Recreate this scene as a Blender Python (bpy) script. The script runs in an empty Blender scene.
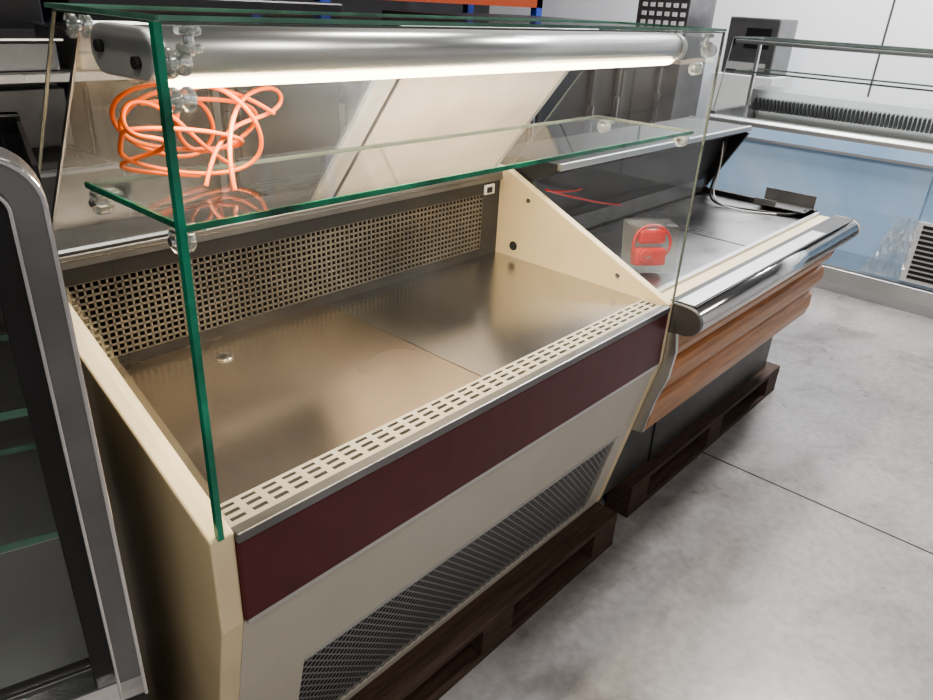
import bpy, bmesh, math, random
from mathutils import Vector, Matrix
random.seed(4)
S=bpy.context.scene
COL=S.collection
try: S.view_settings.look='AgX - Medium High Contrast'
except Exception as e: print(e)

# ---------------------------------------------------------------- materials
def nmat(name):
    m=bpy.data.materials.new(name); m.use_nodes=True
    nt=m.node_tree; b=nt.nodes['Principled BSDF']
    return m,nt,b
def pm(name,col,rough=.5,metal=0.0,var=0.0,scale=8.0,bump=0.0,stretch=(1,1,1),rvar=0.0,emit=None,es=0.0,spec=None,detail=5):
    m,nt,b=nmat(name)
    b.inputs['Base Color'].default_value=(*col,1); b.inputs['Roughness'].default_value=rough; b.inputs['Metallic'].default_value=metal
    if spec is not None: b.inputs['Specular IOR Level'].default_value=spec
    tc=nt.nodes.new('ShaderNodeTexCoord'); mp=nt.nodes.new('ShaderNodeMapping'); mp.inputs['Scale'].default_value=stretch
    nt.links.new(tc.outputs['Object'],mp.inputs['Vector'])
    nz=nt.nodes.new('ShaderNodeTexNoise'); nz.inputs['Scale'].default_value=scale; nz.inputs['Detail'].default_value=detail
    nt.links.new(mp.outputs['Vector'],nz.inputs['Vector'])
    if var>0:
        cr=nt.nodes.new('ShaderNodeValToRGB')
        cr.color_ramp.elements[0].position=.3; cr.color_ramp.elements[1].position=.7
        cr.color_ramp.elements[0].color=(*[c*(1-var) for c in col],1)
        cr.color_ramp.elements[1].color=(*[min(1,c*(1+var)) for c in col],1)
        nt.links.new(nz.outputs['Fac'],cr.inputs['Fac']); nt.links.new(cr.outputs['Color'],b.inputs['Base Color'])
    if rvar>0:
        mr=nt.nodes.new('ShaderNodeMapRange'); mr.inputs['From Min'].default_value=.3; mr.inputs['From Max'].default_value=.7
        mr.inputs['To Min'].default_value=max(0.02,rough-rvar); mr.inputs['To Max'].default_value=rough+rvar
        nt.links.new(nz.outputs['Fac'],mr.inputs['Value']); nt.links.new(mr.outputs['Result'],b.inputs['Roughness'])
    if bump>0:
        bp=nt.nodes.new('ShaderNodeBump'); bp.inputs['Strength'].default_value=bump; bp.inputs['Distance'].default_value=.01
        nt.links.new(nz.outputs['Fac'],bp.inputs['Height']); nt.links.new(bp.outputs['Normal'],b.inputs['Normal'])
    if emit:
        b.inputs['Emission Color'].default_value=(*emit,1); b.inputs['Emission Strength'].default_value=es
    return m
def glassmat(name,tint=(.97,.99,.98),base=.04,grz=.6,haze=0.0,rough=.02):
    m=bpy.data.materials.new(name); m.use_nodes=True; nt=m.node_tree; nt.nodes.clear()
    out=nt.nodes.new('ShaderNodeOutputMaterial'); mix=nt.nodes.new('ShaderNodeMixShader')
    tr=nt.nodes.new('ShaderNodeBsdfTransparent'); tr.inputs['Color'].default_value=(*tint,1)
    gl=nt.nodes.new('ShaderNodeBsdfGlossy'); gl.inputs['Roughness'].default_value=rough
    lw=nt.nodes.new('ShaderNodeLayerWeight'); 
    p=nt.nodes.new('ShaderNodeMath'); p.operation='POWER'; p.inputs[1].default_value=4
    ma=nt.nodes.new('ShaderNodeMath'); ma.operation='MULTIPLY_ADD'; ma.inputs[1].default_value=grz; ma.inputs[2].default_value=base
    nt.links.new(lw.outputs['Facing'],p.inputs[0]); nt.links.new(p.outputs[0],ma.inputs[0]); nt.links.new(ma.outputs[0],mix.inputs['Fac'])
    nt.links.new(tr.outputs[0],mix.inputs[1]); nt.links.new(gl.outputs[0],mix.inputs[2])
    if haze>0:
        df=nt.nodes.new('ShaderNodeBsdfDiffuse'); df.inputs['Color'].default_value=(.8,.8,.78,1)
        m2=nt.nodes.new('ShaderNodeMixShader'); 
        tc=nt.nodes.new('ShaderNodeTexCoord'); nz=nt.nodes.new('ShaderNodeTexNoise'); nz.inputs['Scale'].default_value=5; nz.inputs['Detail'].default_value=6
        nt.links.new(tc.outputs['Object'],nz.inputs['Vector'])
        mr=nt.nodes.new('ShaderNodeMapRange'); mr.inputs['From Min'].default_value=.35; mr.inputs['From Max'].default_value=.7
        mr.inputs['To Min'].default_value=haze*.3; mr.inputs['To Max'].default_value=haze*1.6
        nt.links.new(nz.outputs['Fac'],mr.inputs['Value']); nt.links.new(mr.outputs[0],m2.inputs['Fac'])
        nt.links.new(mix.outputs[0],m2.inputs[1]); nt.links.new(df.outputs[0],m2.inputs[2]); nt.links.new(m2.outputs[0],out.inputs['Surface'])
    else: nt.links.new(mix.outputs[0],out.inputs['Surface'])
    return m

M={}
M['cream']=pm('cream_paint',(.63,.52,.34),.42,var=.06,scale=6)
M['creamgrey']=pm('cream_grey_paint',(.46,.43,.37),.4,var=.05,scale=4)
M['wine']=pm('wine_red_laminate',(.07,.008,.012),.33,var=.15,scale=20)
M['steel']=pm('brushed_steel',(.50,.49,.48),.3,1,var=.12,scale=5,stretch=(1,30,1),rvar=.08)
M['deck']=pm('deck_steel',(.60,.595,.60),.22,1,var=.03,scale=2,rvar=.04,detail=1)
M['deckwarm']=pm('deck_steel_warm_reflection',(.63,.54,.46),.24,1,var=.05,scale=2,rvar=.04,detail=1)  # same steel, warm reflection of the lamp fixture put into the base colour
M['deck2']=pm('dull_deck_steel',(.36,.36,.36),.3,1,var=.05,scale=3,rvar=.05,detail=2)
M['chrome']=pm('polished_metal',(.75,.75,.76),.14,1,var=.05,scale=3,stretch=(1,20,20))
M['alu']=pm('anodised_aluminium',(.55,.55,.55),.33,.9,var=.04,scale=3)
M['greypl']=pm('grey_housing_metal',(.42,.42,.42),.35,.3,var=.05)
M['black']=pm('black_plastic',(.010,.010,.011),.35,var=.2)
M['dark']=pm('dark_interior',(.012,.010,.009),.7,var=.2)
M['darkgrey']=pm('dark_grey_metal',(.05,.05,.052),.4,.5,var=.15)
M['kick']=pm('grey_green_kick_metal',(.075,.08,.076),.38,.4,var=.2)
M['midgrey']=pm('grey_metal',(.2,.2,.205),.35,.8,var=.15)
M['vent']=pm('vent_strip_metal',(.42,.39,.33),.4,.3,var=.05)
M['grille']=pm('grille_metal',(.22,.205,.18),.4,.6,var=.35,scale=3)
M['fins']=pm('evaporator_fins',(.04,.033,.025),.45,.6,var=.7,scale=5,stretch=(1,1,1))
M['mesh']=pm('front_mesh_metal',(.28,.28,.28),.4,.5)
M['wood']=pm('orange_brown_wood_laminate',(.37,.16,.052),.28,var=.28,scale=5,stretch=(1,14,14))
M['pallet']=pm('pallet_timber',(.05,.028,.018),.75,var=.4,scale=7,stretch=(1,9,9),bump=.4)
M['orange']=pm('orange_cable_rubber',(.62,.115,.012),.45)
M['red']=pm('red_plastic',(.55,.012,.012),.3)
M['white']=pm('white_plastic',(.75,.75,.73),.4)
M['blackcable']=pm('black_cable',(.015,.015,.015),.45)
M['edge']=pm('green_glass_edge',(.012,.13,.08),.12,var=.8,scale=9,emit=(.02,.22,.13),es=.05)
M['edge2']=pm('pale_glass_edge',(.07,.16,.12),.15,var=.4,scale=9)
M['edge3']=pm('faint_glass_edge',(.10,.12,.11),.2,var=.2,scale=9)
M['glass']=glassmat('clear_glass')
M['glasst']=glassmat('tempered_glass_top',base=.07,grz=.5)
M['plexi']=glassmat('scratched_plexi',haze=.06,rough=.06,base=.08)
M['pack']=glassmat('blister_plastic',haze=.07,rough=.08)
M['film']=glassmat('loose_clear_film',haze=.3,rough=.12,base=.15)
M['frost']=pm('frosted_white_panel',(.80,.73,.67),.4,var=.2,scale=3.5,emit=None)
M['acryl']=pm('clear_acrylic',(.75,.78,.76),.1); M['acryl'].node_tree.nodes['Principled BSDF'].inputs['Transmission Weight'].default_value=.8
M['lamp']=pm('lamp_diffuser',(1,.95,.85),.5,emit=(1,.80,.52),es=10)
M['rackblue']=pm('blue_rack_paint',(.02,.05,.3),.4); M['rackor']=pm('orange_rack_paint',(.28,.045,.008),.5)
M['wallw']=pm('white_wall_panel',(.85,.86,.9),.6,var=.02,scale=2)
M['wallb']=pm('grey_wall_paint',(.05,.05,.055),.8,var=.1,scale=2)
M['walld']=pm('grey_block_wall',(.45,.45,.46),.8,var=.1,scale=2)
M['ceil']=pm('ceiling_sheet',(.2,.2,.21),.8,var=.05)
M['whitepanel']=pm('off_white_sheet',(.6,.61,.62),.4,var=.05)

# blue protective film
m,nt,b=nmat('blue_protective_film'); M['blue']=m
tc=nt.nodes.new('ShaderNodeTexCoord'); nz=nt.nodes.new('ShaderNodeTexNoise'); nz.inputs['Scale'].default_value=1.3; nz.inputs['Detail'].default_value=4; nz.inputs['Distortion'].default_value=.6
nt.links.new(tc.outputs['Object'],nz.inputs['Vector'])
cr=nt.nodes.new('ShaderNodeValToRGB'); cr.color_ramp.elements[0].position=.3; cr.color_ramp.elements[1].position=.72
cr.color_ramp.elements[0].color=(.26,.43,.66,1); cr.color_ramp.elements[1].color=(.48,.62,.78,1)
nt.links.new(nz.outputs['Fac'],cr.inputs['Fac']); nt.links.new(cr.outputs[0],b.inputs['Base Color']); b.inputs['Roughness'].default_value=.25
bp=nt.nodes.new('ShaderNodeBump'); bp.inputs['Strength'].default_value=.3; nt.links.new(nz.outputs['Fac'],bp.inputs['Height']); nt.links.new(bp.outputs[0],b.inputs['Normal'])

# concrete
m,nt,b=nmat('polished_concrete'); M['floor']=m
tc=nt.nodes.new('ShaderNodeTexCoord')
def noise(sc,det,dist=0):
    n=nt.nodes.new('ShaderNodeTexNoise'); n.inputs['Scale'].default_value=sc; n.inputs['Detail'].default_value=det; n.inputs['Distortion'].default_value=dist
    nt.links.new(tc.outputs['Object'],n.inputs['Vector']); return n
n1=noise(1.1,6,.4); n2=noise(30,8,.3); n3=noise(4,5,1.0); n4=noise(2.4,10,.8)
def ramp(n,p0,c0,p1,c1):
    r=nt.nodes.new('ShaderNodeValToRGB'); e=r.color_ramp.elements; e[0].position=p0; e[1].position=p1; e[0].color=(*c0,1); e[1].color=(*c1,1)
    nt.links.new(n.outputs['Fac'],r.inputs['Fac']); return r
r1=ramp(n1,.32,(.235,.225,.222),.68,(.33,.318,.316)); r2=ramp(n2,.35,(.80,.80,.80),.65,(1,1,1)); r3=ramp(n3,.3,(.84,.83,.82),.6,(1,1,1)); r4=ramp(n4,.34,(.74,.72,.71),.44,(1,1,1))
def mul(a,c):
    x=nt.nodes.new('ShaderNodeMix'); x.data_type='RGBA'; x.blend_type='MULTIPLY'; x.inputs['Factor'].default_value=1
    ins=[i for i in x.inputs if i.type=='RGBA']; outs=[i for i in x.outputs if i.type=='RGBA']
    nt.links.new(a,ins[0]); nt.links.new(c,ins[1]); return outs[0]
o=mul(mul(mul(r1.outputs[0],r2.outputs[0]),r3.outputs[0]),r4.outputs[0]); nt.links.new(o,b.inputs['Base Color'])
mr=nt.nodes.new('ShaderNodeMapRange'); mr.inputs['To Min'].default_value=.18; mr.inputs['To Max'].default_value=.46
nt.links.new(n3.outputs['Fac'],mr.inputs['Value']); nt.links.new(mr.outputs[0],b.inputs['Roughness'])

# ---------------------------------------------------------------- helpers
class Grp:
    def __init__(s,name,loc):
        s.e=bpy.data.objects.new(name,None); s.e.location=loc; s.e.empty_display_size=.1; COL.objects.link(s.e); s.loc=Vector(loc); s.rot=0
        s.inv=Matrix.Translation(-s.loc)
def link(o,g):
    COL.objects.link(o)
    if g is not None:
        o.parent=g.e; o.matrix_parent_inverse=g.inv
    return o
def mkmesh(name,verts,faces,mats,g,fm=None,smooth=False,bevel=0,T=None):
    if T is not None: verts=[T@Vector(v) for v in verts]
    me=bpy.data.meshes.new(name); me.from_pydata([tuple(v) for v in verts],[],faces)
    if not isinstance(mats,(list,tuple)): mats=[mats]
    for m in mats: me.materials.append(m)
    bm=bmesh.new(); bm.from_mesh(me); 
    if fm is None: bmesh.ops.recalc_face_normals(bm,faces=bm.faces)
    bm.to_mesh(me); bm.free()
    if fm: 
        for p,i in zip(me.polygons,fm): p.material_index=i
    if smooth:
        for p in me.polygons: p.use_smooth=True
    o=bpy.data.objects.new(name,me); link(o,g)
    if bevel>0:
        md=o.modifiers.new('bev','BEVEL'); md.width=bevel; md.segments=2; md.limit_method='ANGLE'
    return o
BF=[(0,1,2,3),(4,7,6,5),(0,4,5,1),(1,5,6,2),(2,6,7,3),(3,7,4,0)]
def bv(x0,x1,y0,y1,z0,z1):
    return [(x0,y0,z0),(x1,y0,z0),(x1,y1,z0),(x0,y1,z0),(x0,y0,z1),(x1,y0,z1),(x1,y1,z1),(x0,y1,z1)]
def box(name,x0,x1,y0,y1,z0,z1,mat,g=None,bevel=0,T=None):
    return mkmesh(name,bv(x0,x1,y0,y1,z0,z1),BF,mat,g,bevel=bevel,T=T)
def boxes(name,lst,mat,g=None,T=None,bevel=0):
    V=[];F=[]
    for q in lst:
        k=len(V); V+=bv(*q); F+=[tuple(i+k for i in f) for f in BF]
    return mkmesh(name,V,F,mat,g,T=T,bevel=bevel)
def prism(name,prof,x0,x1,mat,g=None,bevel=0,T=None,smooth=False):
    n=len(prof); V=[(x0,y,z) for y,z in prof]+[(x1,y,z) for y,z in prof]
    F=[tuple(range(n)),tuple(range(2*n-1,n-1,-1))]+[(i,(i+1)%n,n+(i+1)%n,n+i) for i in range(n)]
    o=mkmesh(name,V,F,mat,g,bevel=bevel,T=T)
    if smooth:
        for p in o.data.polygons:
            if len(p.vertices)==4 : p.use_smooth=True
    return o
def bar(V,F,a,b,w,h,up=Vector((0,0,1))):
    a=Vector(a);b=Vector(b);d=(b-a).normalized(); s=d.cross(up)
    if s.length<1e-4: s=d.cross(Vector((0,1,0)))
    s.normalize(); u=s.cross(d)
    k=len(V)
    for p in (a,b):
        for i,j in ((-1,-1),(1,-1),(1,1),(-1,1)):
            V.append(p+s*(i*w/2)+u*(j*h/2))
    F+= [tuple(k+i for i in f) for f in ((0,1,2,3),(7,6,5,4),(0,4,5,1),(1,5,6,2),(2,6,7,3),(3,7,4,0))]
def barobj(name,segs,w,h,mat,g=None,up=Vector((0,0,1)),T=None,bevel=0):
    V=[];F=[]
    for a,b in segs: bar(V,F,a,b,w,h,up)
    return mkmesh(name,V,F,mat,g,T=T,bevel=bevel)
def tube(name,pts,r,mat,g=None,cyc=False,T=None):
    c=bpy.data.curves.new(name,'CURVE'); c.dimensions='3D'; c.bevel_depth=r; c.bevel_resolution=3; c.resolution_u=8; c.use_fill_caps=True
    s=c.splines.new('NURBS'); s.points.add(len(pts)-1)
    for i,p in enumerate(pts):
        p=Vector(p)
        if T is not None: p=T@p
        s.points[i].co=(*p,1)
    s.order_u=4; s.use_endpoint_u=True; s.use_cyclic_u=cyc
    c.materials.append(mat); o=bpy.data.objects.new(name,c); return link(o,g)
def cyl(name,a,b,r,mat,g=None,n=24,r2=None,T=None,bevel=0):
    a=Vector(a);b=Vector(b)
    if T is not None: a=T@a;b=T@b
    d=(b-a).normalized(); s=d.orthogonal().normalized(); u=d.cross(s); r2=r if r2 is None else r2
    V=[a+(s*math.cos(t)+u*math.sin(t))*r for t in [2*math.pi*i/n for i in range(n)]]+[b+(s*math.cos(t)+u*math.sin(t))*r2 for t in [2*math.pi*i/n for i in range(n)]]
    F=[tuple(range(n))[::-1],tuple(range(n,2*n))]+[(i,(i+1)%n,n+(i+1)%n,n+i) for i in range(n)]
    o=mkmesh(name,V,F,mat,g,bevel=bevel)
    for p in o.data.polygons:
        if len(p.vertices)==4: p.use_smooth=True
    return o
def glass(name,pts,g,th=.008,mat=None,edge=None,edges=None,T=None,w=.004):
    """glass sheet: polygon face + coloured ground edges"""
    mat=mat or M['glass']; edge=edge or M['edge']
    pts=[Vector(p) for p in pts]
    if T is not None: pts=[T@p for p in pts]
    n=(pts[1]-pts[0]).cross(pts[2]-pts[0]).normalized()
    V=list(pts); F=[tuple(range(len(pts)))]; fm=[0]
    N=len(pts)
    for i in range(N):
        if edges is not None and i not in edges: continue
        k=len(F); bar(V,F,pts[i],pts[(i+1)%N],w,th,up=n); fm+= [1]*(len(F)-k)
    return mkmesh(name,V,F,[mat,edge],g,fm=fm)
def clamp(name,c,g,axis=(0,1,0),r=.017,l=.03):
    c=Vector(c);a=Vector(axis)
    cyl(name+'_disc',c-a*l/2,c-a*l/6,r,M['acryl'],g,bevel=.003); cyl(name+'_disc_b',c+a*l/6,c+a*l/2,r,M['acryl'],g,bevel=.003)
    cyl(name+'_screw',c-a*l*.62,c+a*l*.62,r*.4,M['chrome'],g)

# ---------------------------------------------------------------- room
def solo(name,*a,**k): return box(name,*a,**k)
solo('floor',-4,9,-4,7,-.1,0,M['floor'])
solo('wall_right',7.6,7.75,-4,7,0,4.6,M['wallw'])
solo('wall_back',-4,9,6.5,6.65,0,4.6,M['wallb'])
solo('wall_left',-4.1,-4,-4,7,0,4.6,M['walld'])
solo('wall_front',-4,9,-4.1,-4,0,4.6,M['walld'])
solo('ceiling',-4,9,-4,7,4.6,4.7,M['ceil'])
boxes('trim_1',[(7.59,7.6,y,y+.015,0,4.6) for y in (-2.6,-.35,1.9,4.15)],M['midgrey'])
boxes('trim_2',[(2.742,2.748,-4,6.5,-.001,.0012),(6.5,6.505,-4,6.5,-.001,.0012),(-4,7.6,-1.75,-1.745,-.001,.0012)],M['dark'])

# ---------------------------------------------------------------- pallets
def pallet(x0,x1,y0,y1,name='wooden_pallet'):
    g=Grp(name,((x0+x1)/2,(y0+y1)/2,0))
    nb=6; w=(y1-y0)/nb
    boxes('top_boards',[(x0,x1,y0+i*w,y0+i*w+w*.82,.122,.143) for i in range(nb)],M['pallet'],g,bevel=.002)
    xs=[x0,(x0+x1)/2-.07,x1-.14]; ys=[y0,(y0+y1)/2-.05,y1-.1]
    boxes('cross_boards',[(x,x+.14,y0,y1,.1,.122) for x in xs],M['pallet'],g)
    boxes('blocks',[(x,x+.14,y,y+.1,.022,.1) for x in xs for y in ys],M['pallet'],g,bevel=.003)
    boxes('bottom_boards',[(x0,x1,y,y+.1,0,.022) for y in ys],M['pallet'],g)
pallet(.62,1.93,.915,1.7); pallet(2.1,3.58,.955,1.72)

# ---------------------------------------------------------------- main counter
g=Grp('refrigerated_display_counter',(1.19,1.2,.143))
Z0=.144
prof=[(.866,.957),(.866,.76),(1.0,Z0),(1.66,Z0),(1.66,1.25),(1.53,1.25)]
prism('end_panel_left',prof,.412,.455,M['cream'],g,bevel=.004)
prism('end_panel_right',prof,1.92,1.95,M['cream'],g,bevel=.003)
box('wine_band',.455,1.92,.860,.885,.762,.935,M['wine'],g,bevel=.004)
box('front_trim_rail',.455,1.92,.858,.884,.935,.955,M['midgrey'],g,bevel=.003)
box('lower_trim_rail',.46,1.92,.862,.885,.752,.762,M['alu'],g)
k=.134/.616
def yz(z,o=0): return (.868+(.76-z)*k+o, z)
def slab(n,x0,x1,z0,z1,mat): 
    a=yz(z0);b_=yz(z1); prism(n,[a,b_,(b_[0]+.015,z1),(a[0]+.015,z0)],x0,x1,mat,g)
slab('front_panel_upper',.455,1.92,.49,.752,M['creamgrey'])
slab('front_panel_side_a',.455,.61,.17,.49,M['creamgrey'])
slab('front_panel_side_b',1.85,1.92,.17,.49,M['creamgrey'])
slab('front_panel_foot',.455,1.92,Z0,.17,M['creamgrey'])
prism('grille_backing',[yz(.17,.02),yz(.49,.02),yz(.49,.03),yz(.17,.03)],.61,1.85,M['dark'],g)
# diamond mesh
segs=[];sp=.024;hh=.32;x0,x1=.61,1.85
def onp(x,h): y,z=yz(.17+h); return (x,y+.004,z)
sl=1.0
st=sp
n=int((x1-x0+hh*sl)/st)+1
for s in (1,-1):
    for i in range(n+1):
        if s==1: xa=x0-hh*sl+i*st; a=(xa,0); b_=(xa+hh*sl,hh)
        else: xa=x0+i*st; a=(xa,0); b_=(xa-hh*sl,hh)
        (ax,ah),(bx,bh)=a,b_; d=(bx-ax)
        t0=(x0-ax)/d; t1=(x1-ax)/d
        lo=max(0,min(t0,t1)); hi=min(1,max(t0,t1))
        if hi-lo<.01: continue
        segs.append((onp(ax+d*lo,hh*lo),onp(ax+d*hi,hh*hi)))
barobj('front_mesh',segs,.0038,.0012,M['mesh'],g,up=Vector((0,-1,-.2)))
prism('mesh_frame_top',[yz(.486,-.003),yz(.494,-.003),yz(.494,.01),yz(.486,.01)],x0,x1,M['greypl'],g)
# inner body
box('body_core',.46,1.92,1.01,1.64,Z0,.93,M['darkgrey'],g)
box('front_void',.46,1.92,.89,1.01,.76,.90,M['dark'],g)
# deck
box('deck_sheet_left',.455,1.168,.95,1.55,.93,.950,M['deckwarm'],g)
box('deck_sheet_right',1.171,1.92,.95,1.55,.93,.950,M['deck'],g)
box('deck_seam',1.168,1.171,.95,1.55,.93,.9515,M['chrome'],g)
cyl('drain_ring',(.78,1.44,.950),(.78,1.44,.954),.022,M['chrome'],g); cyl('drain_hole',(.78,1.44,.954),(.78,1.44,.9545),.010,M['dark'],g)
# front vent strip
lst=[(.455,1.92,y,y+d,.945,.953) for y,d in ((.884,.012),(.905,.010),(.924,.010),(.942,.008))]
nx=34
lst+=[(.455+i*(1.465-.014)/nx,.469+i*(1.465-.014)/nx,.886,.948,.945,.9528) for i in range(nx+1)]
boxes('front_air_vent',lst,M['vent'],g)
box('vent_trough',.46,1.92,.885,.949,.90,.915,M['dark'],g)
# rear grille wall
boxes('rear_frame',[(.455,1.92,1.548,1.56,.95,.978),(.455,1.92,1.548,1.56,1.168,1.222),(1.835,1.92,1.548,1.56,.978,1.168)],M['darkgrey'],g)
box('rear_frame_rail',.455,1.92,1.538,1.548,1.208,1.222,M['midgrey'],g)
lst=[]
nx=84; w=(1.835-.455)/nx
for i in range(nx+1): lst.append((.455+i*w-.0024,.455+i*w+.0024,1.549,1.553,.978,1.168))
nz_=12; h=.19/nz_
for j in range(nz_+1): lst.append((.455,1.835,1.549,1.5532,.978+j*h-.0024,.978+j*h+.0024))
boxes('rear_air_grille',lst,M['grille'],g)
boxes('evaporator_fins',[(.47+i*.014,.472+i*.014,1.585,1.62,.98,1.165) for i in range(98)],M['fins'],g)
box('rear_backing',.46,1.92,1.62,1.64,.93,1.2,M['dark'],g)
box('rear_worktop',.46,1.92,1.538,1.72,1.222,1.236,M['midgrey'],g,bevel=.003)
box('switch_plate',1.835,1.885,1.541,1.549,1.165,1.198,M['white'],g,bevel=.002); box('switch_rocker',1.845,1.868,1.537,1.542,1.172,1.190,M['black'],g)
cyl('panel_screw_a',(1.916,1.05,1.0),(1.921,1.05,1.0),.008,M['chrome'],g); cyl('panel_screw_b',(1.916,1.42,1.16),(1.921,1.42,1.16),.008,M['chrome'],g)
cyl('panel_hole',(1.918,1.47,.99),(1.921,1.47,.99),.016,M['dark'],g)
# glass
ZT=1.71
glass('front_glass',[(.43,.866,.957),(1.945,.866,.957),(1.945,.866,ZT),(.43,.866,ZT)],g,edges=[])
barobj('front_glass_edge_left',[((.43,.868,.957),(.43,.868,ZT))],.010,.011,M['edge'],g,up=Vector((0,-1,0)))
barobj('front_glass_edge_right',[((1.945,.866,.957),(1.945,.866,ZT))],.004,.006,M['edge3'],g,up=Vector((0,-1,0)))
barobj('front_glass_edge_top',[((.43,.866,ZT-.002),(1.945,.866,ZT-.002))],.006,.003,M['edge3'],g)
glass('top_glass',[(.43,.862,ZT+.004),(1.945,.862,ZT+.004),(1.945,1.18,ZT+.004),(.43,1.18,ZT+.004)],g,th=.006,mat=M['glasst'],edge=M['edge2'])
for nm,x in (('end_glass_left',.440),('end_glass_right',1.935)):
    glass(nm,[(x,.875,.965),(x,.875,ZT-.002),(x,1.18,ZT-.002),(x,1.52,1.25)],g,edges=[1,2],edge=M['edge3'],th=.005,w=.003)
glass('glass_shelf',[(.448,.893,1.457),(1.93,.893,1.457),(1.93,1.2,1.457),(.448,1.2,1.457)],g,th=.008,mat=M['glasst'],edges=[1,2],edge=M['edge3'])
barobj('shelf_edge',[((.448,.893,1.457),(1.93,.893,1.457)),((.448,.893,1.457),(.448,1.2,1.457))],.004,.009,M['edge'],g)
# shelf clamps
for x in (.456,1.922):
    for y in (.92,1.17):
        cyl('shelf_bracket',(x-.012,y,1.434),(x+.012,y,1.434),.019,M['acryl'],g,bevel=.003); cyl('shelf_bracket_screw',(x-.018,y,1.434),(x+.016,y,1.434),.006,M['chrome'],g)
        box('shelf_bracket_pad',x-.012,x+.03,y-.015,y+.015,1.444,1.4505,M['acryl'],g,bevel=.002)
# canopy lamp housing
def arcp(cy,cz,ry,rz,a0,a1,n): return [(cy+ry*math.cos(math.radians(a0+(a1-a0)*i/n)),cz+rz*math.sin(math.radians(a0+(a1-a0)*i/n))) for i in range(n+1)]
hp=arcp(.985,1.664,.034,.031,90,250,10)+arcp(1.09,1.664,.034,.031,-90,90,10)
prism('lamp_housing',hp,.478,1.905,M['alu'],g,smooth=True)
prism('lamp_end_cap_left',[(1.037+(y-1.037)*1.06,1.662+(z-1.662)*1.08) for y,z in hp],.460,.482,M['greypl'],g,bevel=.004)
prism('lamp_end_cap_right',[(1.037+(y-1.037)*1.06,1.662+(z-1.662)*1.08) for y,z in hp],1.90,1.922,M['greypl'],g,bevel=.004)
cyl('end_cap_screw',(.452,.985,1.655),(.462,.985,1.655),.008,M['dark'],g); cyl('end_cap_screw_b',(.452,1.09,1.668),(.462,1.09,1.668),.008,M['dark'],g)
prism('lamp_diffuser',arcp(1.0,1.636,.036,.017,180,360,12),.50,1.89,M['lamp'],g,smooth=True)
for x,dx in ((.458,1),(1.915,-1)):
    clamp('corner_clamp',(x+.0*dx,.885,1.665),g,axis=(1,0,0)); clamp('corner_clamp_low',(x+.012*dx,.905,1.618),g,axis=(1,0,0),r=.016)
    clamp('corner_clamp_top',(x+.02*dx,.885,1.69),g,axis=(0,0,1),r=.016); clamp('rear_clamp',(x,1.15,1.69),g,axis=(1,0,0))
# rear sliding doors (slanted)
def slant(nm,x0,x1,mat,off=0,fr=.012,fm='greypl'):
    a=(1.20+off,1.69);b_=(1.545+off,1.243)
    mkmesh(nm,[(x0,b_[0],b_[1]),(x1,b_[0],b_[1]),(x1,a[0],a[1]),(x0,a[0],a[1])],[(0,1,2,3)],mat,g)
    nrm=Vector((0,.79,.61))
    barobj(nm+'_frame',[((x0,b_[0],b_[1]),(x0,a[0],a[1])),((x1,b_[0],b_[1]),(x1,a[0],a[1])),((x0,a[0],a[1]),(x1,a[0],a[1])),((x0,b_[0],b_[1]),(x1,b_[0],b_[1]))],fr,.008,M[fm],g,up=nrm)
slant('rear_door_clear',.48,1.20,M['plexi'],0,fr=.004,fm='midgrey')
slant('rear_door_frosted',1.14,1.90,M['frost'],.02)

# ---------------------------------------------------------------- orange cable: loose loops on the shelf
g=Grp('orange_extension_cable',(.60,1.1,1.462))
pts=[];N=84
for i in range(N):
    t=i/(N-1); a=t*2*math.pi*4.3+.6
    rx=.100+.04*math.sin(a*.45+1); rz=.046+.024*math.sin(a*.38)
    x=.595+rx*math.cos(a)+.04*math.sin(a*.23+2)
    z=1.540+rz*math.sin(a)-.018*math.cos(a)+.016*math.sin(a*.31)
    y=1.12+.045*math.sin(a*.27)-.03*math.sin(a)
    pts.append((max(x,.462),min(max(y,1.04),1.185),max(min(z,1.618),1.467)))
tube('cable_coil',pts,.0036,M['orange'],g)
tube('cable_strand_a',[(.68,1.15,1.468),(.62,1.12,1.50),(.56,1.1,1.57),(.50,1.1,1.60),(.465,1.08,1.58),(.46,1.05,1.55),(.52,1.06,1.545),(.53,1.08,1.52),(.465,1.1,1.51),(.46,1.12,1.49),(.60,1.12,1.467)],.0036,M['orange'],g)
tube('cable_strand_c',[(.59,1.0,1.467),(.60,1.03,1.52),(.64,1.07,1.58),(.70,1.10,1.60),(.76,1.12,1.60),(.78,1.13,1.57),(.73,1.12,1.55),(.66,1.10,1.55),(.60,1.07,1.52),(.57,1.05,1.467)],.0036,M['orange'],g)

# ---------------------------------------------------------------- second counter
g=Grp('wood_front_serving_counter',(2.7,1.2,.143))
X0,X1=1.965,3.50
base=[(.955,.84),(.955,.56),(1.03,.50),(1.03,Z0),(1.64,Z0),(1.64,.93),(.955,.93)]
prism('body_core',base,X0,X1,M['darkgrey'],g)
bump=[(.885,.957),(.83,.957)]+arcp(.822,.908,.055,.048,95,265,12)+[(.885,.86)]
o=prism('bumper_rail',bump,X0,X1+.02,M['chrome'],g)
for p in o.data.polygons:
    if len(p.vertices)==4: p.use_smooth=True
prism('bumper_end_cap',[(y,z) for y,z in bump],X1+.02,X1+.035,M['cream'],g,bevel=.004)
prism('bumper_end_cap_left',[(y,z) for y,z in bump],X0-.012,X0,M['midgrey'],g,bevel=.004)
box('bumper_dark_reflection',X0,X1+.02,.80,.883,.956,.9585,M['black'],g)  # black strip painted in for the dark reflections on the chrome bumper
box('bumper_chrome_inlay',X0,X1-.35,.805,.86,.9585,.962,M['alu'],g)
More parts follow.
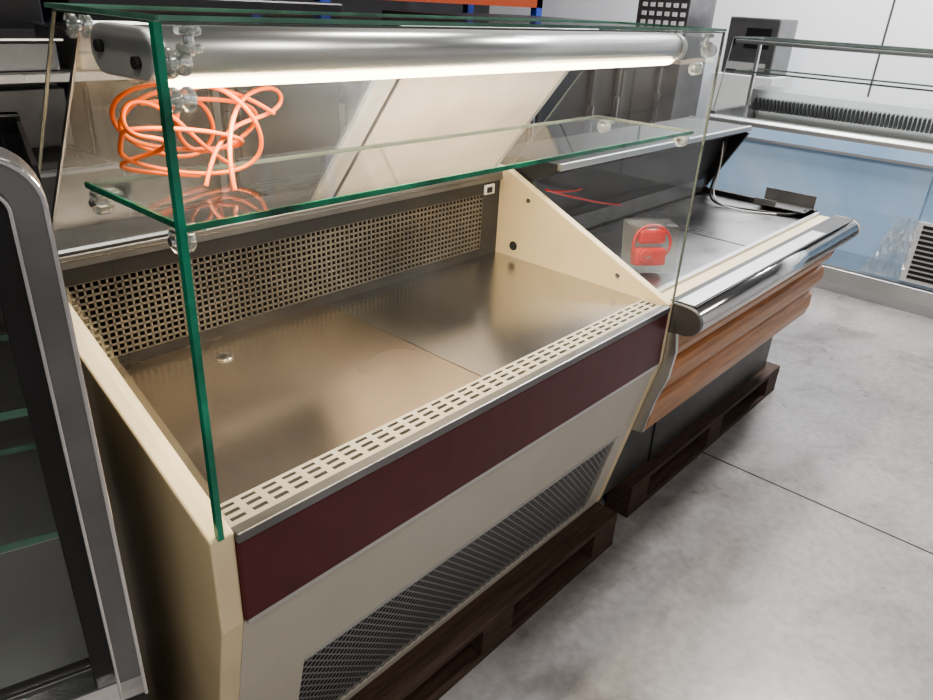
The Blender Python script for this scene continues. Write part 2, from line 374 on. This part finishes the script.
wp=[(.955,.862),(.845,.862),(.838,.80),(.852,.765),(.885,.735),(.862,.722),(.856,.70),(.858,.665),(.875,.625),(.90,.595),(.88,.582),(.878,.53),(.89,.48),(.955,.47)]
prism('wood_front_panel',wp,X0,X1,M['wood'],g,bevel=.002)
prism('left_chrome_edge',[(.84,.86),(.83,.80),(.84,.70),(.87,.60),(.89,.48),(.95,.47),(.95,.86)],X0-.012,X0+.004,M['alu'],g)
box('kick_panel',X0,X1,1.005,1.03,Z0,.50,M['kick'],g)
box('kick_panel_seam',2.3,2.31,1.0,1.006,Z0,.50,M['black'],g)
box('inner_cream_ledge',X0,X1-.02,.885,.935,.93,.955,M['cream'],g,bevel=.004)
box('inner_rail',X0,X1-.02,.935,.955,.935,.965,M['alu'],g,bevel=.002)
box('deck_sheet',X0+.02,X1-.03,.955,1.5,.93,.948,M['deck2'],g)
box('end_rim_right',X1-.03,X1,.955,1.52,.93,.972,M['black'],g,bevel=.004)
box('deck_seam',2.74,2.743,.955,1.5,.948,.9495,M['dark'],g)
bw=[(1.50,.93),(1.50,1.05),(1.44,1.22),(1.35,1.262),(1.35,1.285),(1.66,1.285),(1.66,.93)]
prism('rear_wall',bw,X0,X1,M['darkgrey'],g,bevel=.002)
box('rear_ledge_edge',X0,X1,1.335,1.352,1.265,1.288,M['alu'],g,bevel=.003)
prism('rear_end_cheek',[(1.515,.95),(1.345,1.255),(1.66,1.29),(1.66,.93)],X1,X1+.02,M['black'],g)
prism('rear_lower_vent',[(1.495,.955),(1.495,1.02),(1.5,1.02),(1.5,.955)],X0+.03,X1-.05,M['midgrey'],g)
# bracket at right end
gb=Grp('metal_bracket',(3.42,1.07,.972))
boxes('bracket_plate',[(3.36,3.49,.97,1.20,.973,.977),(3.486,3.49,.97,1.20,.977,1.03),(3.36,3.364,1.10,1.2,.977,1.0)],M['midgrey'],gb)
gc=Grp('black_power_cable',(3.3,1.3,.95))
tube('cable',[(3.38,1.40,1.24),(3.36,1.38,1.15),(3.30,1.40,1.02),(3.25,1.36,.954),(3.28,1.22,.954),(3.33,1.12,.954),(3.34,1.0,.956),(3.40,.98,.98)],.006,M['blackcable'],gc)
tube('grey_cable',[(3.36,1.40,1.22),(3.33,1.37,1.10),(3.27,1.38,1.0),(3.22,1.30,.953),(3.26,1.16,.953),(3.34,1.06,.953)],.004,M['greypl'],gc)
gr=Grp('red_cord',(2.3,1.45,1.1))
tube('cord',[(2.02,1.425,1.18),(2.15,1.43,1.14),(2.3,1.44,1.10),(2.45,1.445,1.06),(2.60,1.455,1.03)],.004,M['red'],gr)
tube('cord_tail',[(2.02,1.425,1.18),(2.12,1.42,1.155),(2.2,1.425,1.15),(2.25,1.43,1.15)],.003,M['red'],gr)
# red packaged plug
gp=Grp('red_plug_in_blister_pack',(2.15,1.05,.95))
T=Matrix.Translation((2.155,1.07,.95))@Matrix.Rotation(math.radians(-38),4,'Z')@Matrix.Rotation(math.radians(-12),4,'X')@Matrix.Scale(1.12,4)
mkmesh('blister_card',[(-.075,.03,.003),(.075,.03,.003),(.075,.03,.16),(-.075,.03,.16)],[(0,1,2,3)],M['pack'],gp,T=T)
box('plug_body',-.05,.05,-.02,.028,.02,.075,M['red'],gp,bevel=.012,T=T)
box('plug_body_top',-.035,.05,-.01,.028,.085,.13,M['red'],gp,bevel=.012,T=T)
cyl('plug_face',(-.02,-.03,.05),(-.02,.0,.05),.022,M['red'],gp,T=T,bevel=.003)
cyl('plug_pin_a',(-.026,-.04,.05),(-.026,-.03,.05),.003,M['chrome'],gp,T=T); cyl('plug_pin_b',(-.014,-.04,.05),(-.014,-.03,.05),.003,M['chrome'],gp,T=T)
tube('plug_cord',[(.05,0,.05),(.07,0,.07),(.07,0,.11),(.03,0,.145),(-.03,0,.14),(-.055,0,.10),(-.05,0,.06)],.005,M['red'],gp,T=T)
mkmesh('blister_shell',[(-.068,-.045,.004),(.068,-.045,.004),(.068,-.045,.14),(-.068,-.045,.14),(-.075,.03,.003),(.075,.03,.003),(.075,.03,.155),(-.075,.03,.155)],[(0,1,2,3),(0,4,5,1),(1,5,6,2),(2,6,7,3),(3,7,4,0)],M['pack'],gp,T=T)

# ---------------------------------------------------------------- third counter (blue film), along Y at x=5.45
g=Grp('film_wrapped_display_counter',(5.85,1.1,0))
A,B=-.6,2.42
prism_y=lambda n,pr,y0,y1,mat,bev=0: mkmesh(n,[(x,y0,z) for x,z in pr]+[(x,y1,z) for x,z in pr],
    [tuple(range(len(pr))),tuple(range(2*len(pr)-1,len(pr)-1,-1))]+[(i,(i+1)%len(pr),len(pr)+(i+1)%len(pr),len(pr)+i) for i in range(len(pr))],mat,g,bevel=bev)
prism_y('body',[(5.50,.0),(5.50,.14),(5.47,.16),(5.47,.95),(6.35,.95),(6.35,0)],A,B,M['whitepanel'])
prism_y('base_rail',[(5.41,0),(5.41,.07),(5.44,.16),(5.50,.17),(5.50,0)],A,B,M['alu'],.004)
prism_y('blue_film_front',[(5.468,.17),(5.435,.30),(5.425,.60),(5.43,.95),(5.47,.95),(5.47,.17)],.86,B-.02,M['blue'])
prism_y('front_panel_plain',[(5.468,.17),(5.455,.30),(5.455,.60),(5.455,.95),(5.47,.95),(5.47,.17)],A,.86,M['blue'])
prism_y('top_rail',[(5.40,.94),(5.39,.98),(5.40,1.06),(5.43,1.075),(5.53,1.075),(5.53,.94)],A,B,M['alu'],.004)
prism_y('film_strip_on_rail',[(5.385,.96),(5.393,1.03),(5.396,1.03),(5.388,.96)],A,B-.1,M['blue'])
V=[];F=[];nu,nv=14,12
for i in range(nu):
    for j in range(nv):
        V.append((5.405+random.uniform(-.012,.012),.84+.26*i/(nu-1)*(1-.5*j/(nv-1)),.20+.42*j/(nv-1)))
for i in range(nu-1):
    for j in range(nv-1): q=i*nv+j; F.append((q,q+nv,q+nv+1,q+1))
mkmesh('loose_film_flap',V,F,M['film'],g)
prism_y('deck',[(5.53,.95),(5.53,.99),(6.3,.99),(6.3,.95)],A,B,M['whitepanel'])
prism_y('rear_wall',[(6.25,.99),(6.15,1.22),(6.35,1.24),(6.35,.95)],A,B,M['alu'])
boxes('rear_slots',[(6.165,6.235,A+.05+i*.03,A+.065+i*.03,1.06,1.15) for i in range(98)],M['darkgrey'],g)
boxes('vent_frame',[(5.436,5.456,.30,.86,.19,.60)],M['whitepanel'],g,bevel=.004)
boxes('vent_louvres',[(5.430,5.44,.34,.82,.22+i*.034,.240+i*.034) for i in range(11)],M['dark'],g)
for y in (A+.02,B-.02):
    box('end_cheek',5.45,6.33,y-.02,y+.02,.95,1.10,M['midgrey'],g,bevel=.004)
for y in (A+.05,B-.05,.9):
    box('glass_post',6.0,6.03,y-.012,y+.012,.99,1.60,M['alu'],g,bevel=.003)
glass('top_glass',[(5.62,A,1.60),(6.2,A,1.60),(6.2,B,1.60),(5.62,B,1.60)],g,th=.015,edge=M['edge3'])
glass('mid_shelf',[(5.75,A,1.37),(6.2,A,1.37),(6.2,B,1.37),(5.75,B,1.37)],g,th=.012,edge=M['edge3'])
glass('front_glass',[(5.50,A,1.075),(5.50,B,1.075),(5.62,B,1.60),(5.62,A,1.60)],g,th=.01,edge=M['edge3'])
box('lamp_tube_rail',5.66,5.70,A,B,1.565,1.59,M['alu'],g)

# ---------------------------------------------------------------- near left vitrine
g=Grp('black_framed_glass_vitrine',(-.1,1.2,0))
T=Matrix.Translation((.280,.868,0))@Matrix.Rotation(math.radians(-16),4,'Z')
L,D=1.15,.40; zb,zt=.79,1.585
def vb(n,*q,m='black',bev=.003): return box(n,*q,M[m],g,bevel=bev,T=T)
vb('cabinet_base',-L,0,.02,D,0,zb-.03,m='darkgrey')
vb('bottom_rail',-L,.0,-.02,.03,zb-.03,zb+.012,m='chrome')
vb('bottom_gasket',-L,-.04,.03,.045,zb-.01,zb+.02)
vb('steel_floor',-L,-.02,.04,D-.01,zb-.03,zb,m='alu')
def path_frame(n,inset,w,y0,y1,mat,r):
    pts=[(-inset,zb-.03)]
    for i in range(9):
        a=math.radians(i*90/8); pts.append((-inset-r+r*math.cos(a),zt-inset-r+r*math.sin(a)))
    pts.append((-L,zt-inset))
    ri=max(r-w,.004); ins=inset+w
    inn=[(-ins,zb-.03)]
    for i in range(9):
        a=math.radians(i*90/8); inn.append((-ins-ri+ri*math.cos(a),zt-ins-ri+ri*math.sin(a)))
    inn.append((-L,zt-ins))
    V=[];F=[];n_=len(pts)
    for y in (y0,y1):
        V+=[(x,y,z) for x,z in pts]+[(x,y,z) for x,z in inn]
    for i in range(n_-1):
        F.append((i,i+1,n_+i+1,n_+i)); o_=2*n_
        F.append((o_+i,o_+n_+i,o_+n_+i+1,o_+i+1))
        F.append((i,o_+i,o_+i+1,i+1)); F.append((n_+i,n_+i+1,o_+n_+i+1,o_+n_+i))
    F.append((0,n_,3*n_,2*n_)); F.append((n_-1,3*n_-1,4*n_-1,2*n_-1))
    mkmesh(n,V,F,mat,g,T=T,bevel=.002)
path_frame('frame_outer',0,.036,-.02,.05,M['midgrey'],.06)
path_frame('frame_gasket',.036,.030,-.008,.05,M['black'],.03)
path_frame('frame_chrome_bead',.034,.005,-.024,-.006,M['chrome'],.03)
path_frame('frame_outer_bead',0,.006,-.024,-.018,M['chrome'],.06)
vb('side_panel',-.006,0,.05,D,zb-.03,zt-.03,m='black',bev=0)
vb('rear_post',-.03,0,D-.03,D,zb-.03,zt-.02)
vb('top_rail_rear',-L,0,D-.03,D,zt-.05,zt-.02)
glass('roof_glass',[(-L,-.01,zt+.006),(-.06,-.01,zt+.006),(-.06,D,zt+.006),(-L,D,zt+.006)],g,T=T,th=.012,edge=M['edge2'])
for i,z in enumerate((1.01,1.22,1.42)):
    glass('glass_shelf_%d'%(i+1),[(-L,.10,z),(-.045,.10,z),(-.045,D-.03,z),(-L,D-.03,z)],g,T=T,th=.010,mat=M['glasst'],edge=M['edge2'])
    boxes('shelf_support_%d'%(i+1),[(-.045,-.03,.12,.14,z-.02,z-.006),(-.045,-.03,D-.07,D-.05,z-.02,z-.006)],M['chrome'],g,T=T)
glass('front_glass',[(-L,0,zb),(-.055,0,zb),(-.055,0,zt-.06),(-L,0,zt-.06)],g,T=T,edges=[])
vb('back_panel',-L,-.03,D-.008,D,zb,zt-.05,m='darkgrey',bev=0)

# ---------------------------------------------------------------- background equipment
def worktable(x0,x1,y0,y1,h,name='stainless_steel_worktable',top2=None):
    g=Grp(name,((x0+x1)/2,(y0+y1)/2,0))
    box('top',x0,x1,y0,y1,h-.04,h,M['steel'],g,bevel=.004); box('undershelf',x0+.02,x1-.02,y0+.03,y1-.03,.25,.28,M['steel'],g)
    boxes('legs',[(x,x+.04,y,y+.04,0,h-.04) for x in (x0,x1-.04) for y in (y0,y1-.04)],M['steel'],g)
    box('splashback',x0,x1,y1-.02,y1,h,h+.12,M['midgrey'],g)
    if top2:
        boxes('overshelf_posts',[(x,x+.03,y1-.06,y1-.03,h,top2) for x in (x0+.05,x1-.08)],M['steel'],g)
        box('overshelf',x0,x1,y0+.2,y1,top2,top2+.03,M['steel'],g,bevel=.004)
worktable(.2,1.75,2.35,3.0,.92,top2=1.45)
worktable(1.85,2.75,2.5,3.1,.9)
g=Grp('stainless_steel_fryer',(.75,2.7,.92))
box('body',.45,1.05,2.45,2.95,.921,1.2,M['midgrey'],g,bevel=.01); box('rear_stack',.45,1.05,2.85,2.95,1.2,1.4,M['midgrey'],g,bevel=.005)
boxes('tanks',[(.48,.73,2.5,2.82,1.2,1.203),(.77,1.02,2.5,2.82,1.2,1.203)],M['dark'],g)
for i in range(4): cyl('knob',(.55+i*.13,2.45,1.0),(.55+i*.13,2.42,1.0),.022,M['black'],g)
g=Grp('stainless_steel_gastronorm_pans',(1.0,2.75,1.48))
boxes('pans',[(.3+i*.36,.6+i*.36,2.6,2.95,1.481,1.60-.03*(i%2)) for i in range(4)],M['midgrey'],g,bevel=.01)
boxes('pan_rims',[(.285+i*.36,.615+i*.36,2.585,2.965,1.6-.03*(i%2),1.606-.03*(i%2)) for i in range(4)],M['chrome'],g)
def cooler(x0,x1,y0,y1,h,name='black_upright_cooler'):
    g=Grp(name,((x0+x1)/2,(y0+y1)/2,0))
    box('carcass',x0,x1,y0+.03,y1,0,h,M['black'],g,bevel=.01)
    n=2;w=(x1-x0)/n
    for i in range(n):
        a=x0+i*w
        boxes('door_frame',[(a+.01,a+.05,y0,y0+.03,.2,h-.12),(a+w-.05,a+w-.01,y0,y0+.03,.2,h-.12),(a+.05,a+w-.05,y0,y0+.03,.2,.25),(a+.05,a+w-.05,y0,y0+.03,h-.17,h-.12)],M['darkgrey'],g)
        box('door_handle',a+w-.07,a+w-.055,y0-.03,y0,.8,1.2,M['steel'],g)
    boxes('toe_grille',[(x0+.05,x1-.05,y0+.02,y0+.03,.04+i*.03,.055+i*.03) for i in range(4)],M['midgrey'],g)
cooler(2.85,4.05,2.55,3.2,1.68); cooler(4.1,5.25,2.75,3.4,1.66); cooler(1.3,2.7,3.3,3.95,1.70); cooler(-.6,1.2,3.3,3.95,1.68)
g=Grp('pallet_rack',(2.5,5.2,0))
boxes('uprights',[(x,x+.09,y,y+.07,0,3.4) for x in (-1.2,1.0,3.6,6.2) for y in (4.7,5.6)],M['rackblue'],g)
boxes('beams',[(-1.2,6.29,y,y+.05,z,z+.11) for y in (4.7,5.62) for z in (.55,1.715,2.8)],M['rackor'],g)
boxes('decks',[(-1.1,6.2,4.76,5.6,z+.11,z+.13) for z in (.55,1.715,2.8)],M['pallet'],g)
g=Grp('grey_control_box',(6.9,2.75,0))
box('pedestal_cabinet',6.65,7.15,2.45,3.0,0,1.28,M['whitepanel'],g,bevel=.008)
box('box_body',6.7,7.1,2.5,2.95,1.281,1.74,M['midgrey'],g,bevel=.012); box('box_screen',6.693,6.7,2.56,2.78,1.5,1.66,M['black'],g,bevel=.003)
box('box_base_slot',6.69,6.7,2.56,2.9,1.32,1.38,M['greypl'],g); cyl('box_knob',(6.68,2.86,1.55),(6.7,2.86,1.55),.025,M['black'],g)
g=Grp('switch_panel_cabinet',(6.6,3.5,0))
box('panel_body',6.3,6.8,3.15,3.65,0,1.95,M['midgrey'],g,bevel=.006)
boxes('buttons',[(6.292,6.3,3.18+i*.075,3.225+i*.075,1.5+j*.07,1.535+j*.07) for i in range(6) for j in range(6)],M['whitepanel'],g,bevel=.002)

# ---------------------------------------------------------------- lights
def area(n,loc,sx,sy,e,col=(1,1,1),rot=(0,0,0)):
    l=bpy.data.lights.new(n,'AREA'); l.shape='RECTANGLE'; l.size=sx; l.size_y=sy; l.energy=e; l.color=col
    o=bpy.data.objects.new(n,l); o.location=loc; o.rotation_euler=rot; COL.objects.link(o)
area('ceiling_lamp_a',(4.9,.5,4.4),1.6,.4,270,(1,.975,.96))
area('ceiling_lamp_b',(1.7,2.0,4.4),1.6,.4,150,(1,.94,.85))
area('ceiling_lamp_c',(.4,-2.2,4.4),1.6,.4,30,(1,.95,.9))
area('ceiling_lamp_d',(6.6,2.4,4.4),.4,1.6,150,(.97,.98,1))
area('end_panel_fill',(-1.4,-1.5,4.4),.4,1.6,120,(1,.94,.86))  # added unseen fill light, brightens the cream outer face of the left end panel
area('counter_strip_light',(1.19,1.0,1.614),1.36,.04,18,(1,.81,.56))
W=bpy.data.worlds.new('world'); S.world=W; W.use_nodes=True
W.node_tree.nodes['Background'].inputs[0].default_value=(.8,.85,.9,1); W.node_tree.nodes['Background'].inputs[1].default_value=.05

# ---------------------------------------------------------------- camera
cam=bpy.data.cameras.new('camera'); cam.sensor_fit='HORIZONTAL'; cam.sensor_width=36; cam.lens=720/933*36; cam.clip_start=.02
co=bpy.data.objects.new('camera',cam); COL.objects.link(co)
def basis(az,pitch,roll):
    az,pitch,roll=map(math.radians,(az,pitch,roll))
    h=Vector((math.cos(az),math.sin(az),0)); r0=Vector((math.sin(az),-math.cos(az),0)); z=Vector((0,0,1))
    F=h*math.cos(pitch)-z*math.sin(pitch); U0=h*math.sin(pitch)+z*math.cos(pitch)
    R=r0*math.cos(roll)+U0*math.sin(roll); U=U0*math.cos(roll)-r0*math.sin(roll)
    return R,U,F
R,U,F=basis(40.8,25.9,3.24)
m=Matrix((R,U,-F)).transposed().to_4x4(); m.translation=Vector((0,0,1.75))
co.matrix_world=m
S.camera=co
